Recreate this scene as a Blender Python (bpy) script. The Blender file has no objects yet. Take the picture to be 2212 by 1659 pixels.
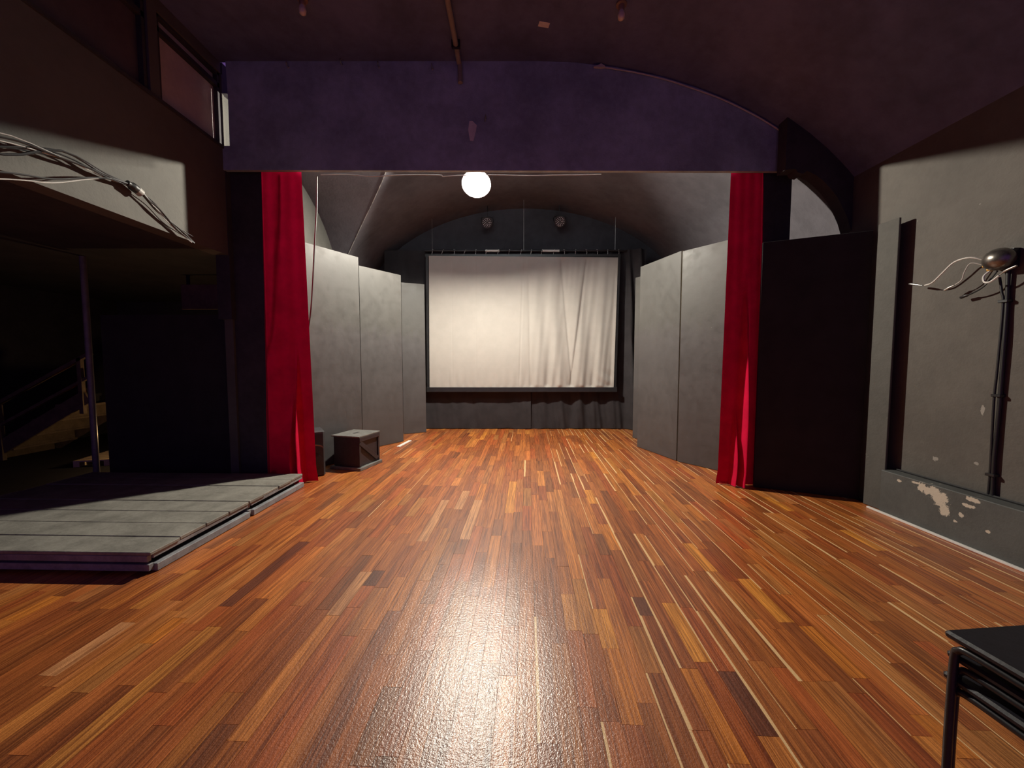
import bpy, bmesh, math, random
from mathutils import Vector, Matrix, noise
S = bpy.context.scene
COL = S.collection
rnd = random.Random(11)

# ---------------------------------------------------------------- camera, world, exposure
cam_d = bpy.data.cameras.new('camera'); cam = bpy.data.objects.new('camera', cam_d); COL.objects.link(cam)
cam.location = (0, 0, 1.5); cam.rotation_euler = (math.radians(90 - 3.411), 0, 0)
cam_d.sensor_width = 36; cam_d.lens = 830 / 2212 * 36; cam_d.clip_start = .02
S.camera = cam
S.cycles.max_bounces = 4; S.cycles.diffuse_bounces = 3; S.cycles.glossy_bounces = 2; S.cycles.transmission_bounces = 2
S.cycles.use_adaptive_sampling = True; S.cycles.adaptive_threshold = .03
S.cycles.caustics_reflective = False; S.cycles.caustics_refractive = False
W = bpy.data.worlds.new('world'); S.world = W; W.use_nodes = True
W.node_tree.nodes['Background'].inputs[0].default_value = (.52, .26, .95, 1)
W.node_tree.nodes['Background'].inputs[1].default_value = .17
S.view_settings.view_transform = 'Standard'; S.view_settings.look = 'None'
S.view_settings.exposure = 0; S.view_settings.gamma = 1; S.view_settings.use_curve_mapping = False
LAMP = Vector((-.552, 6.12, 4.232)); LAMP_STRENGTH = 8000; LAMP_R = .06; DISH_R = .22
LAMP_N = Vector((.02, -.575, -.818)).normalized()
PSI = math.radians(2.343)                       # the floor boards run 2.3 degrees off the stage axis

# ---------------------------------------------------------------- material helpers
MATS = {}
class NT:
    def __init__(s, name):
        s.m = bpy.data.materials.new(name); s.m.use_nodes = True; s.t = s.m.node_tree
        s.b = s.t.nodes['Principled BSDF']; s.out = s.t.nodes['Material Output']
    def n(s, typ, **kw):
        nd = s.t.nodes.new(typ)
        for k, v in kw.items():
            if k.startswith('i_'):
                key = k[2:]; key = int(key) if key.isdigit() else key.replace('_', ' ')
                if hasattr(v, 'is_linked') or isinstance(v, bpy.types.NodeSocket): s.t.links.new(v, nd.inputs[key])
                else: nd.inputs[key].default_value = v
            else: setattr(nd, k, v)
        return nd
    def link(s, a, b): s.t.links.new(a, b)
    def math(s, op, a, b=0.0, c=None):
        nd = s.t.nodes.new('ShaderNodeMath'); nd.operation = op
        for i, v in enumerate((a, b) if c is None else (a, b, c)):
            if isinstance(v, bpy.types.NodeSocket): s.link(v, nd.inputs[i])
            else: nd.inputs[i].default_value = v
        return nd.outputs[0]
    def mix(s, f, a, b, mode='MIX'):
        nd = s.t.nodes.new('ShaderNodeMix'); nd.data_type = 'RGBA'; nd.blend_type = mode
        for k, v in ((0, f), (6, a), (7, b)):
            if isinstance(v, bpy.types.NodeSocket): s.link(v, nd.inputs[k])
            else: nd.inputs[k].default_value = v if k == 0 else (*v, 1)[:4]
        return nd.outputs[2]
    def coord(s, kind='Object', scale=(1, 1, 1)):
        tc = s.n('ShaderNodeTexCoord'); mp = s.n('ShaderNodeMapping'); mp.inputs['Scale'].default_value = scale
        s.link(tc.outputs[kind], mp.inputs[0]); return mp.outputs[0]
    def noise(s, vec, scale, detail=4, rough=.6, dist=0):
        nd = s.n('ShaderNodeTexNoise', i_Scale=scale, i_Detail=detail, i_Roughness=rough, i_Distortion=dist)
        s.link(vec, nd.inputs['Vector']); return nd.outputs['Fac']
    def ramp(s, fac, lo, hi, a=0.0, b=1.0):
        nd = s.n('ShaderNodeMapRange'); s.link(fac, nd.inputs[0])
        for i, v in enumerate((lo, hi, a, b)): nd.inputs[i + 1].default_value = v
        nd.interpolation_type = 'SMOOTHSTEP'; return nd.outputs[0]
    def bump(s, h, strength=.3, dist=.01):
        nd = s.n('ShaderNodeBump', i_Strength=strength, i_Distance=dist); s.link(h, nd.inputs['Height'])
        s.link(nd.outputs[0], s.b.inputs['Normal'])

def paint(name, col, rough=.6, var=.25, scale=3, bump=.15, metal=0, spec=.5, spots=None, spot_col=(.6, .55, .46), fine=60):
    if name in MATS: return MATS[name]
    k = NT(name); v = k.coord()
    c1 = k.noise(v, scale, 5); c2 = k.noise(v, scale * 7, 3)
    f = k.math('ADD', k.math('MULTIPLY', c1, .7), k.math('MULTIPLY', c2, .3))
    f = k.ramp(f, .3, .7)
    c = k.mix(f, tuple(x * (1 - var) for x in col), tuple(min(1, x * (1 + var)) for x in col))
    if spots:
        tc = k.n('ShaderNodeTexCoord'); sep = k.n('ShaderNodeSeparateXYZ'); k.link(tc.outputs['Object'], sep.inputs[0])
        nz = k.noise(v, 22, 5, .7); mask = None
        for ax, a0, b0, ra, rb in spots:
            da = k.math('DIVIDE', k.math('SUBTRACT', sep.outputs[ax], a0), ra)
            db = k.math('DIVIDE', k.math('SUBTRACT', sep.outputs[2], b0), rb)
            d = k.math('SQRT', k.math('ADD', k.math('MULTIPLY', da, da), k.math('MULTIPLY', db, db)))
            d = k.math('ADD', d, k.math('MULTIPLY', k.math('SUBTRACT', nz, .5), 3.2))
            m = k.ramp(d, .75, 1.0, 1.0, 0.0)
            mask = m if mask is None else k.math('MAXIMUM', mask, m)
        c = k.mix(mask, c, spot_col)
    k.link(c, k.b.inputs['Base Color'])
    k.b.inputs['Roughness'].default_value = rough; k.b.inputs['Metallic'].default_value = metal
    k.b.inputs['Specular IOR Level'].default_value = spec
    if bump: k.bump(k.noise(v, fine, 4), bump, .01)
    MATS[name] = k.m; return k.m

def flat_paint():
    k = NT('scuffed_grey_flat_paint'); v = k.coord(); tc = k.n('ShaderNodeTexCoord'); sep = k.n('ShaderNodeSeparateXYZ'); k.link(tc.outputs['Object'], sep.inputs[0])
    vs = k.coord('Object', (3, 3, .7)); n1 = k.noise(vs, 2.2, 5); n2 = k.noise(v, 7, 5, .7); n3 = k.noise(v, 1.1, 3)
    z = k.math('ADD', sep.outputs[2], k.math('MULTIPLY', k.math('SUBTRACT', n1, .5), .7))
    up = k.ramp(z, 1.85, 2.15)                   # a second coat was rolled on above head height
    c = k.mix(up, (.067, .063, .064), (.063, .061, .057))
    f = k.ramp(k.math('ADD', k.math('MULTIPLY', n2, .4), k.math('MULTIPLY', n3, .6)), .35, .65)
    c = k.mix(f, c, k.mix(1.0, c, (1.28, 1.28, 1.28), 'MULTIPLY'))
    chip = k.math('MULTIPLY', k.ramp(k.noise(v, 55, 2), .70, .74), k.ramp(k.math('ABSOLUTE', k.math('SUBTRACT', z, 2.0)), .02, .10, 1, 0))
    c = k.mix(chip, c, (.35, .34, .32)); k.link(c, k.b.inputs['Base Color'])
    k.link(k.ramp(n2, .3, .7, .42, .62), k.b.inputs['Roughness']); k.bump(k.noise(v, 14, 4), .12, .01); MATS['scuffed_grey_flat_paint'] = k.m; return k.m

def cloth(name, col, trans=0.0, rough=.9, sheen=.3, weave=600, var=.13):
    if name in MATS: return MATS[name]
    k = NT(name); v = k.coord()
    f = k.ramp(k.noise(v, 4, 4), .3, .7)
    c = k.mix(f, tuple(x * (1 - var) for x in col), tuple(x * (1 + var) for x in col))
    k.link(c, k.b.inputs['Base Color']); k.b.inputs['Roughness'].default_value = rough
    k.b.inputs['Sheen Weight'].default_value = sheen; k.b.inputs['Specular IOR Level'].default_value = .15
    k.b.inputs['Sheen Tint'].default_value = (*[min(1, x * 1.5 + .1) for x in col], 1)
    k.bump(k.noise(v, weave, 2), .2, .002)
    if trans:
        tr = k.n('ShaderNodeBsdfTranslucent'); k.link(c, tr.inputs[0])
        mx = k.n('ShaderNodeMixShader'); mx.inputs[0].default_value = trans
        k.link(k.b.outputs[0], mx.inputs[1]); k.link(tr.outputs[0], mx.inputs[2]); k.link(mx.outputs[0], k.out.inputs[0])
    MATS[name] = k.m; return k.m

def emit(name, col, strength):
    k = NT(name); e = k.n('ShaderNodeEmission', i_Strength=strength); e.inputs[0].default_value = (*col, 1)
    k.link(e.outputs[0], k.out.inputs[0]); k.m.cycles.emission_sampling = 'FRONT' if strength > 5 else 'NONE'; return k.m

def plank_material():
    k = NT('varnished_hardwood')
    pc = k.n('ShaderNodeAttribute', attribute_name='plank_colour').outputs['Color']
    pr = k.n('ShaderNodeAttribute', attribute_name='plank_random').outputs['Color']
    sp = k.n('ShaderNodeSeparateColor'); k.link(pr, sp.inputs[0])
    seed, sap, streak = sp.outputs
    uv = k.n('ShaderNodeUVMap', uv_map='UVMap').outputs[0]
    sep = k.n('ShaderNodeSeparateXYZ'); k.link(uv, sep.inputs[0]); u, v = sep.outputs[0], sep.outputs[1]
    cx = k.n('ShaderNodeCombineXYZ')
    k.link(u, cx.inputs[0]); k.link(k.math('MULTIPLY', v, .9), cx.inputs[1]); k.link(k.math('MULTIPLY', seed, 50), cx.inputs[2])
    gvec = cx.outputs[0]
    cg = k.n('ShaderNodeMapping'); cg.inputs['Scale'].default_value = (5.5, 1.5, 1); k.link(gvec, cg.inputs[0])
    cf = k.n('ShaderNodeMapping'); cf.inputs['Scale'].default_value = (20, 5, 1); k.link(gvec, cf.inputs[0])
    g1 = k.noise(cg.outputs[0], 1, 6, .7, .9); g2 = k.noise(cf.outputs[0], 1, 3, .6)
    dark = k.mix(1.0, pc, (.36, .27, .22), 'MULTIPLY'); light = k.mix(1.0, pc, (1.3, 1.36, 1.45), 'MULTIPLY')
    c = k.mix(k.ramp(g1, .34, .56), dark, pc)
    c = k.mix(k.math('MULTIPLY', k.ramp(g1, .5, .75), .75), c, light)
    c = k.mix(k.math('MULTIPLY', k.ramp(g2, .35, .62, 1, 0), .62), c, dark)
    # pale sapwood along the left edge of some boards, its width wandering along the board
    wob = k.math('ADD', k.math('MULTIPLY', k.noise(k_vec(k, v, seed), 2.2, 2), 1.3), .30)
    edge = k.math('MULTIPLY', sap, wob)
    sm = k.math('LESS_THAN', u, edge)
    sapc = k.mix(g2, (.88, .50, .20), (1.0, .70, .36))
    c = k.mix(sm, c, sapc)
    k.link(c, k.b.inputs['Base Color'])
    ob = k.coord('Object')
    rg = k.ramp(k.noise(ob, 1.3, 4), .3, .7, .46, .58)
    k.link(rg, k.b.inputs['Roughness'])
    k.b.inputs['Specular IOR Level'].default_value = .35
    k.b.inputs['Coat Weight'].default_value = 1; k.b.inputs['Coat Roughness'].default_value = .25; k.b.inputs['Coat IOR'].default_value = 1.5
    # crinkled varnish
    h = k.math('ADD', k.math('MULTIPLY', k.noise(ob, 190, 2, .5), 1.0), k.math('MULTIPLY', k.noise(ob, 75, 2, .5), 1.5))
    bn = k.n('ShaderNodeBump', i_Strength=.27, i_Distance=.004); k.link(h, bn.inputs['Height'])
    k.link(bn.outputs[0], k.b.inputs['Normal']); k.link(bn.outputs[0], k.b.inputs['Coat Normal'])
    return k.m
def k_vec(k, v, seed):
    c = k.n('ShaderNodeCombineXYZ'); k.link(v, c.inputs[1]); k.link(k.math('MULTIPLY', seed, 91), c.inputs[0]); return c.outputs[0]

# ---------------------------------------------------------------- mesh helpers
def link(o, parent=None):
    COL.objects.link(o)
    if parent: o.parent = parent
    return o
def tag(o, label=None, cat=None, group=None, kind=None):
    if label: o['label'] = label
    if cat: o['category'] = cat
    if group: o['group'] = group
    if kind: o['kind'] = kind
    return o
def empty(name, loc=(0, 0, 0), rz=0, parent=None):
    o = bpy.data.objects.new(name, None); o.location = loc; o.rotation_euler[2] = rz; o.empty_display_size = .1
    return link(o, parent)
def thing(name, label, cat, loc=(0, 0, 0), rz=0, group=None):
    return tag(empty(name, loc, rz), label, cat, group)
class MB:
    def __init__(s): s.v = []; s.f = []; s.sm = False
    def box(s, x0, x1, y0, y1, z0, z1, M=None):
        b = len(s.v); P = [(x, y, z) for z in (z0, z1) for y in (y0, y1) for x in (x0, x1)]
        s.v += [tuple(M @ Vector(p)) for p in P] if M else P
        s.f += [tuple(b + i for i in q) for q in ((0, 2, 3, 1), (4, 5, 7, 6), (0, 1, 5, 4), (1, 3, 7, 5), (3, 2, 6, 7), (2, 0, 4, 6))]
        return s
    def bar(s, a, c, w, h, up=(0, 0, 1)):        # box along a line
        a, c = Vector(a), Vector(c); d = (c - a); L = d.length; d.normalize(); r = d.cross(Vector(up))
        if r.length < 1e-4: r = d.cross(Vector((0, 1, 0)))
        r.normalize(); u = r.cross(d)
        M = Matrix((( r.x, d.x, u.x, a.x), (r.y, d.y, u.y, a.y), (r.z, d.z, u.z, a.z), (0, 0, 0, 1)))
        return s.box(-w / 2, w / 2, 0, L, -h / 2, h / 2, M)
    def tube(s, pts, r, seg=8, smooth=4, cap=True):
        pts = [Vector(p) for p in pts]; P = []
        if smooth > 1 and len(pts) > 2:
            for i in range(len(pts) - 1):
                p0, p1, p2, p3 = pts[max(i - 1, 0)], pts[i], pts[i + 1], pts[min(i + 2, len(pts) - 1)]
                for j in range(smooth):
                    t = j / smooth
                    P.append(.5 * ((2 * p1) + (p2 - p0) * t + (2 * p0 - 5 * p1 + 4 * p2 - p3) * t * t + (3 * p1 - p0 - 3 * p2 + p3) * t ** 3))
            P.append(pts[-1])
        else: P = pts
        up = None; b = len(s.v)
        for i, p in enumerate(P):
            d = (P[min(i + 1, len(P) - 1)] - P[max(i - 1, 0)]).normalized()
            if up is None: up = d.orthogonal().normalized()
            up = (up - d * up.dot(d)).normalized(); r2 = d.cross(up)
            rr = r[i * (len(r) - 1) // max(1, len(P) - 1)] if isinstance(r, (list, tuple)) else r
            for q in range(seg):
                a = 2 * math.pi * q / seg; s.v.append(tuple(p + (up * math.cos(a) + r2 * math.sin(a)) * rr))
        for i in range(len(P) - 1):
            for q in range(seg):
                s.f.append((b + i * seg + q, b + i * seg + (q + 1) % seg, b + (i + 1) * seg + (q + 1) % seg, b + (i + 1) * seg + q))
        if cap:
            s.f.append(tuple(b + q for q in reversed(range(seg)))); e = b + (len(P) - 1) * seg; s.f.append(tuple(e + q for q in range(seg)))
        s.sm = True; return s
    def lathe(s, prof, seg=20, M=None):          # profile (r, z) spun about z
        b = len(s.v)
        for r, z in prof:
            for q in range(seg):
                a = 2 * math.pi * q / seg; p = Vector((r * math.cos(a), r * math.sin(a), z)); s.v.append(tuple(M @ p if M else p))
        for i in range(len(prof) - 1):
            for q in range(seg):
                s.f.append((b + i * seg + q, b + i * seg + (q + 1) % seg, b + (i + 1) * seg + (q + 1) % seg, b + (i + 1) * seg + q))
        s.f.append(tuple(b + q for q in reversed(range(seg)))); e = b + (len(prof) - 1) * seg; s.f.append(tuple(e + q for q in range(seg)))
        s.sm = True; return s
    def prism(s, poly, axis, a0, a1):            # poly of (p,q); extruded along axis 0/1/2
        b = len(s.v); n = len(poly)
        def pt(p, q, a): return {0: (a, p, q), 1: (p, a, q), 2: (p, q, a)}[axis]
        for a in (a0, a1): s.v += [pt(p, q, a) for p, q in poly]
        s.f += [tuple(b + i for i in range(n)), tuple(b + n + i for i in reversed(range(n)))]
        s.f += [(b + i, b + n + i, b + n + (i + 1) % n, b + (i + 1) % n) for i in range(n)]
        return s
    def grid(s, nu, nv, fn):
        b = len(s.v)
        for j in range(nv + 1):
            for i in range(nu + 1): s.v.append(tuple(fn(i / nu, j / nv)))
        for j in range(nv):
            for i in range(nu):
                a = b + j * (nu + 1) + i; s.f.append((a, a + 1, a + nu + 2, a + nu + 1))
        s.sm = True; return s
    def build(s, name, mat, parent=None, bevel=0, fix=True, smooth=None):
        me = bpy.data.meshes.new(name); me.from_pydata(s.v, [], s.f)
        if fix:
            bm = bmesh.new(); bm.from_mesh(me); bmesh.ops.recalc_face_normals(bm, faces=bm.faces)
            if bevel: bmesh.ops.bevel(bm, geom=[e for e in bm.edges], offset=bevel, segments=1, profile=.5, affect='EDGES', clamp_overlap=True)
            bm.to_mesh(me); bm.free()
        if s.sm if smooth is None else smooth:
            me.polygons.foreach_set('use_smooth', [True] * len(me.polygons))
            if fix:
                try: me.set_sharp_from_angle(angle=math.radians(50))
                except Exception: pass
        me.materials.append(mat)
        return link(bpy.data.objects.new(name, me), parent)
def lerp(a, b, t): return a + (b - a) * t
def smooth01(t): t = max(0, min(1, t)); return t * t * (3 - 2 * t)
def copy_tree(o, parent=None):
    c = o.copy(); COL.objects.link(c); c.parent = parent
    for ch in list(o.children): copy_tree(ch, c)
    return c

# ---------------------------------------------------------------- shared materials
BLACK = paint('black_wall_paint', (.040, .036, .040), .75, .3, 2.5, .25)
DARKWALL = paint('dark_grey_wall_paint', (.088, .084, .075), .8, .16, 1.4, .3, fine=35)
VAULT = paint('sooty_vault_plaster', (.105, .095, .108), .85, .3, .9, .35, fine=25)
SLAB = paint('dark_concrete', (.02, .019, .022), .8, .3, 2, .2)
FLATM = flat_paint()
BLACKCLOTH = cloth('black_molton', (.036, .033, .036), 0, .95, .15)
RED = cloth('red_velvet', (.66, .004, .05), .075, .95, .3)
WHITECLOTH = cloth('white_screen_cloth', (.47, .445, .41), .12, .85, .0, var=.03)
BLACKMETAL = paint('black_metal', (.02, .02, .022), .35, .2, 8, .03)
STEEL = paint('worn_steel', (.45, .44, .42), .35, .2, 10, .03, metal=.9)
RUBBER = paint('black_rubber', (.018, .017, .018), .45, .1, 10, .02)
GREYCABLE = paint('pale_grey_cable', (.55, .53, .50), .45, .1, 10, .02)
WHITEPAINT = paint('white_paint', (.75, .73, .68), .6, .1, 10, .05)
RAWWOOD = paint('raw_pine', (.62, .50, .33), .6, .2, 12, .1)
DECK = paint('grey_deck_paint', (.23, .22, .19), .7, .28, 5, .25, fine=40, spots=[(0, -3.1, .155, .09, .05), (0, -3.55, .155, .05, .03), (0, -2.75, .155, .04, .03)], spot_col=(.5, .48, .42))
DECKEDGE = paint('grey_rail_paint', (.24, .245, .26), .6, .3, 6, .2)
BOXPAINT = paint('black_box_paint', (.030, .024, .030), .5, .25, 7, .15)
BOXTOP = paint('worn_black_box_top', (.16, .16, .15), .45, .35, 14, .15)

# ================================================================ SETTING
VX, VA, VB, VZ = .3, 3.9, 2.8, 2.12             # barrel vault: centre, half width, rise, springing height
def vz(x): return VZ + VB * math.sqrt(max(0, 1 - ((x - VX) / VA) ** 2))
def vzf(x): return VZ + VB * math.sqrt(max(0, 1 - ((x - VX) / 4.1) ** 2))   # the vault before the stage is a little wider
def vx_left(z): return VX - VA * math.sqrt(max(0, 1 - ((z - VZ) / VB) ** 2))
TOP = VZ + VB
def lun(y):                                      # crown line of the side vault on the left
    q = 1 - ((y - 4.9) / 2.62) ** 2
    return 2.94 + 1.65 * math.sqrt(q) if q > 0 else 2.94

# ---- floor with every board built
def make_floor():
    fl = MB().box(-8.6, 4.3, -1.2, 9.0, -.08, -.016).build('floor', SLAB)
    tag(fl, kind='structure')
    MB().box(-8.6, -5.0, -1.2, 9.0, -.015, 0.0).build('concrete_slab', SLAB, fl)
    mat = plank_material()
    wdt, u_ref = .088, .3935
    c, s = math.cos(PSI), math.sin(PSI)
    def world(u, v): return (u * c + v * s, -u * s + v * c)
    def floor_pt(px, py):                        # pixel of the photograph -> (u, v) on the floor
        phi = math.atan(.0596); F = 830
        a, b = (px - 1106) / F, (py - 829.5) / F
        dy = math.cos(phi) - b * math.sin(phi); dz = -math.sin(phi) - b * math.cos(phi); t = -1.5 / dz
        x, y = a * t, dy * t
        return x * c - y * s, x * s + y * c
    YEL, ORG = (.98, .385, .06), (.82, .27, .04)
    PALE = (.80, .36, .14); DRK = (.24, .07, .03)
    # boards that stand out in the photograph: (near-end pixel, far-end pixel, colour)
    special = [((1318, 1398), (1285, 1315), YEL), ((1368, 1566), (1320, 1401), ORG), ((1517, 1234), (1490, 1174), YEL),
               ((1683, 1344), (1600, 1250), YEL), ((1845, 1465), (1760, 1353), ORG), ((1915, 1190), (1835, 1145), YEL),
               ((1700, 1104), (1665, 1074), YEL), ((1096, 1108), (1099, 1040), YEL), ((1283, 1088), (1262, 1058), YEL),
               ((1325, 1188), (1298, 1132), ORG), ((1530, 1125), (1490, 1090), ORG), ((1030, 1100), (1037, 1045), ORG),
               ((1590, 1650), (1520, 1445), ORG), ((1500, 1430), (1430, 1302), YEL), ((980, 1100), (1000, 1060), PALE),
               ((925, 1170), (965, 1080), PALE), ((1235, 1250), (1220, 1145), ORG), ((20, 1340), (120, 1288), ORG),
               ((100, 1460), (300, 1345), PALE), ((830, 1100), (880, 1055), ORG), ((320, 1390), (400, 1335), ORG),
               ((1040, 950), (1050, 934), YEL), ((1290, 990), (1278, 976), YEL), ((740, 1330), (800, 1235), PALE),
               ((790, 1265), (805, 1232), DRK), ((500, 1310), (650, 1170), DRK), ((2120, 1640), (2000, 1545), ORG),
               ((1000, 1165), (1040, 1080), PALE), ((1400, 1330), (1385, 1290), DRK), ((1650, 1590), (1560, 1450), DRK)]
    forced = {}
    for near, far, colr in special:
        u0, v0 = floor_pt(*near); u1, v1 = floor_pt(*far)
        k = math.floor(((u0 + u1) / 2 - u_ref) / wdt)
        forced.setdefault(k, []).append((v0, v1, colr))
    planks = []; GAIN = 2.0
    PAL = [((.235, .066, .020), 5), ((.30, .095, .028), 5), ((.175, .046, .016), 3), ((.36, .125, .036), 3.2), ((.44, .175, .052), 1.6),
           ((.135, .038, .016), 1.3), ((.27, .060, .018), 2.2), ((.34, .145, .06), 1.4)]
    cols = [p[0] for p in PAL]; wts = [p[1] for p in PAL]
    k0, k1 = math.floor((-5.15 - u_ref) / wdt), math.floor((3.62 - u_ref) / wdt)
    for k in range(k0, k1 + 1):
        ua = u_ref + k * wdt; uc = ua + wdt / 2
        fs = sorted(forced.get(k, [])); v = -.9 - rnd.random() * .5
        vend = 8.82
        while v < vend:
            f = next((q for q in fs if q[1] > v + .02), None)
            L = rnd.choice((.35, .45, .5, .6, .7, .8, .9, 1.1)) * rnd.uniform(.9, 1.1)
            if f and v >= f[0] - .03: ve, colr = f[1], f[2]; fs.remove(f)
            else:
                ve = v + L
                if f and ve > f[0] - .15: ve = f[0] if f[0] - v < .95 else lerp(v, f[0], .5)
                base = rnd.choices(cols, wts)[0]; j = rnd.uniform(.85, 1.15); base = (base[0], base[1] * .92, base[2] * .55)
                colr = tuple(lerp(b, a_, .35) * GAIN * j * rnd.uniform(.95, 1.05) for b, a_ in zip(base, (.30, .100, .026)))
            ve = min(ve, vend)
            x, y = world(uc, (v + ve) / 2)
            pale = colr in (YEL, ORG, PALE)
            right = smooth01((uc - .15) / .7)
            sap = 0.0
            if not pale and rnd.random() < .52 * right + .03: sap = rnd.choice((.055, .07, .085, .11, .19)) * rnd.uniform(.8, 1.2)
            if ve - v > .03 and world(uc + wdt / 2, ve)[0] < 3.80:
                planks.append([ua, v, ve, colr, rnd.random(), sap, rnd.random()])
            v = ve
    # those that show largest in the frame are parts of their own; the rest is one joined part
    def score(p):
        x, y = world(p[0] + wdt / 2, (p[1] + p[2]) / 2)
        if y < .6: return 0
        px, py = 1106 + 830 * x / y, 780 + 830 * 1.5 / y
        if not (-60 < px < 2270 and py < 1720): return 0
        if x < -2.45 and 2.7 < y < 4.7: return 0
        if y > 8.4 or (x < -2.0 and y > 6.5) or (x > 2.9 and y > 4.3) or x < -3.2: return 0
        return wdt * (p[2] - p[1]) / y ** 3
    planks.sort(key=score, reverse=True)
    def fill(lst, name, kind=None):
        V, Fc, U, Cc, R = [], [], [], [], []
        for ua, v0, v1, colr, sd, sap, st in lst:
            g = .0006; x0, x1, y0, y1 = ua + g, ua + wdt - g, v0 + g, v1 - g
            zt = (sd - .5) * .0007; tilt = (st - .5) * .0006; b = len(V)
            for z, isT in ((-.015, 0), (0, 1)):
                for (xx, yy) in ((x0, y0), (x1, y0), (x1, y1), (x0, y1)):
                    X, Y = world(xx, yy); V.append((X, Y, z + isT * (zt + (tilt if xx == x0 else -tilt))))
            for q in ((4, 5, 6, 7), (0, 1, 5, 4), (1, 2, 6, 5), (2, 3, 7, 6), (3, 0, 4, 7)):
                Fc.append(tuple(b + i for i in q))
                for i in q:
                    U += [0 if i % 4 in (0, 3) else 1, (v0 if i % 4 in (0, 1) else v1)]
                    Cc += [*colr, 1]; R += [sd, sap, st, 1]
        me = bpy.data.meshes.new(name); me.from_pydata(V, [], Fc)
        uvl = me.uv_layers.new(name='UVMap'); uvl.data.foreach_set('uv', U)
        a = me.attributes.new('plank_colour', 'FLOAT_COLOR', 'CORNER'); a.data.foreach_set('color', Cc)
        a = me.attributes.new('plank_random', 'FLOAT_COLOR', 'CORNER'); a.data.foreach_set('color', R)
        me.materials.append(mat); o = link(bpy.data.objects.new(name, me), fl)
        if kind: o['kind'] = kind
    for p in planks[:300]: fill([p], 'floor_board')
    fill(planks[300:], 'remaining_floor_boards', 'stuff')
make_floor()

# ---- ceiling: flat part and barrel vault in front of the stage, barrel vault with a side vault over it
def make_ceiling():
    m = MB(); m.box(-3.5, VX, -1.2, 4.62, TOP, TOP + .12)
    o = m.build('ceiling', paint('ceiling_glare_tint', (.11, .125, .235), .8, .3, 1.2, .3, fine=20)); tag(o, kind='structure')  # dark ceiling given a lighter blue base colour to imitate lamp glare
    m = MB()
    m.grid(28, 6, lambda a, b: (lambda x: (x, lerp(-1.2, 4.62, b), vzf(x)))(VX + 4.1 * math.sin(a * math.pi / 2)))
    m.build('front_vault', MATS['ceiling_glare_tint'], o)
    m = MB()
    m.grid(36, 8, lambda a, b: (lambda x: (x, lerp(4.62, 8.9, b), vz(x)))(VX + VA * math.sin(a * math.pi / 2)))
    def left(a, b):
        y = lerp(4.62, 8.9, b)
        ze = lun(y) if y < 7.5 else lerp(2.94, VZ, min(1, (y - 7.5) / .02))
        th = math.acos(max(-1, min(1, (ze - VZ) / VB))); t = th * a
        return (VX - VA * math.sin(t), y, VZ + VB * math.cos(t))
    m.grid(30, 160, left)
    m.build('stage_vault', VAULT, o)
    def cross(a, b):
        y = lerp(4.62, 7.5, b); z = lun(y); xl = vx_left(z)
        return (lerp(xl, -3.36, a), y, z)
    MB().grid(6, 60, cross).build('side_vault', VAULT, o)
    MB().tube([(vx_left(lun(y)) + .004, y, lun(y) - .004) for y in [5.6 + i * .1 for i in range(19)]], .006, 5, 1).build('peeling_arris', paint('flaking_plaster_edge', (.40, .38, .36), .8, .75, 9, .3), o)
make_ceiling()

# ---- walls
w = MB().box(-3.6, 4.4, 8.85, 8.97, 0, 5.1).build('wall_back', paint('back_wall_paint', (.045, .042, .05), .85, .3, .9, .35, fine=25)); tag(w, kind='structure')
pts = [(4.66, 0), (8.9, 0), (8.9, 2.94)] + [(7.5 - i * .1, lun(7.5 - i * .1)) for i in range(1, 29)] + [(4.66, lun(4.66))]
w = MB().prism(pts, 0, -3.46, -3.36).build('wall_stage_left', DARKWALL); tag(w, kind='structure')
MB().box(-3.47, -3.361, 4.662, 5.6, 4.40, 4.95).build('upper_block', DARKWALL, w)
w = MB().box(4.2, 4.32, 4.55, 8.85, 0, 2.3).build('wall_stage_right', DARKWALL); tag(w, kind='structure')

# right wall: thin upper wall standing back on a thick plinth
chips = [(1, 3.30, .375, .10, .04), (1, 3.22, .33, .07, .06), (1, 3.18, .24, .035, .055), (1, 2.99, .40, .05, .02), (1, 3.06, .25, .018, .018),
         (1, 3.02, .34, .05, .012), (1, 3.42, .40, .05, .010), (1, 3.10, .18, .016, .01), (1, 3.57, .37, .02, .012), (1, 2.88, .19, .012, .012)]
wr = MB().box(3.82, 4.3, -1.2, 4.45, .42, 3.62).build('wall_right', paint('right_wall_paint', (.105, .094, .082), .8, .15, 1.6, .35, fine=30,
      spots=[(1, 3.10, 1.10, .012, .05), (1, 3.42, .62, .022, .02), (1, 3.12, .66, .016, .014), (1, 3.02, .60, .010, .014), (1, 3.22, 2.78, .008, .004)], spot_col=(.30, .28, .25))); tag(wr, kind='structure')
MB().box(3.66, 4.3, -1.2, 3.755, -.01, .425).build('plinth', paint('plinth_paint', (.085, .088, .084), .6, .18, 2.5, .2, spots=chips, spot_col=(.55, .49, .40)), wr, bevel=.006)
MB().box(3.821, 4.3, 3.755, 4.45, -.01, .42).build('lower_wall', MATS['right_wall_paint'], wr)
MB().tube([(3.80, 3.74, .43), (3.79, 3.3, .435), (3.80, 2.9, .433), (3.79, 2.5, .436), (3.8, 1.5, .434)], .012, 6).build('ledge_cable', RUBBER, wr)
b = MB().box(3.632, 3.66, -1.0, 3.86, .0, .018).build('baseboard_right', WHITEPAINT, bevel=.003); tag(b, kind='structure')

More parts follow.
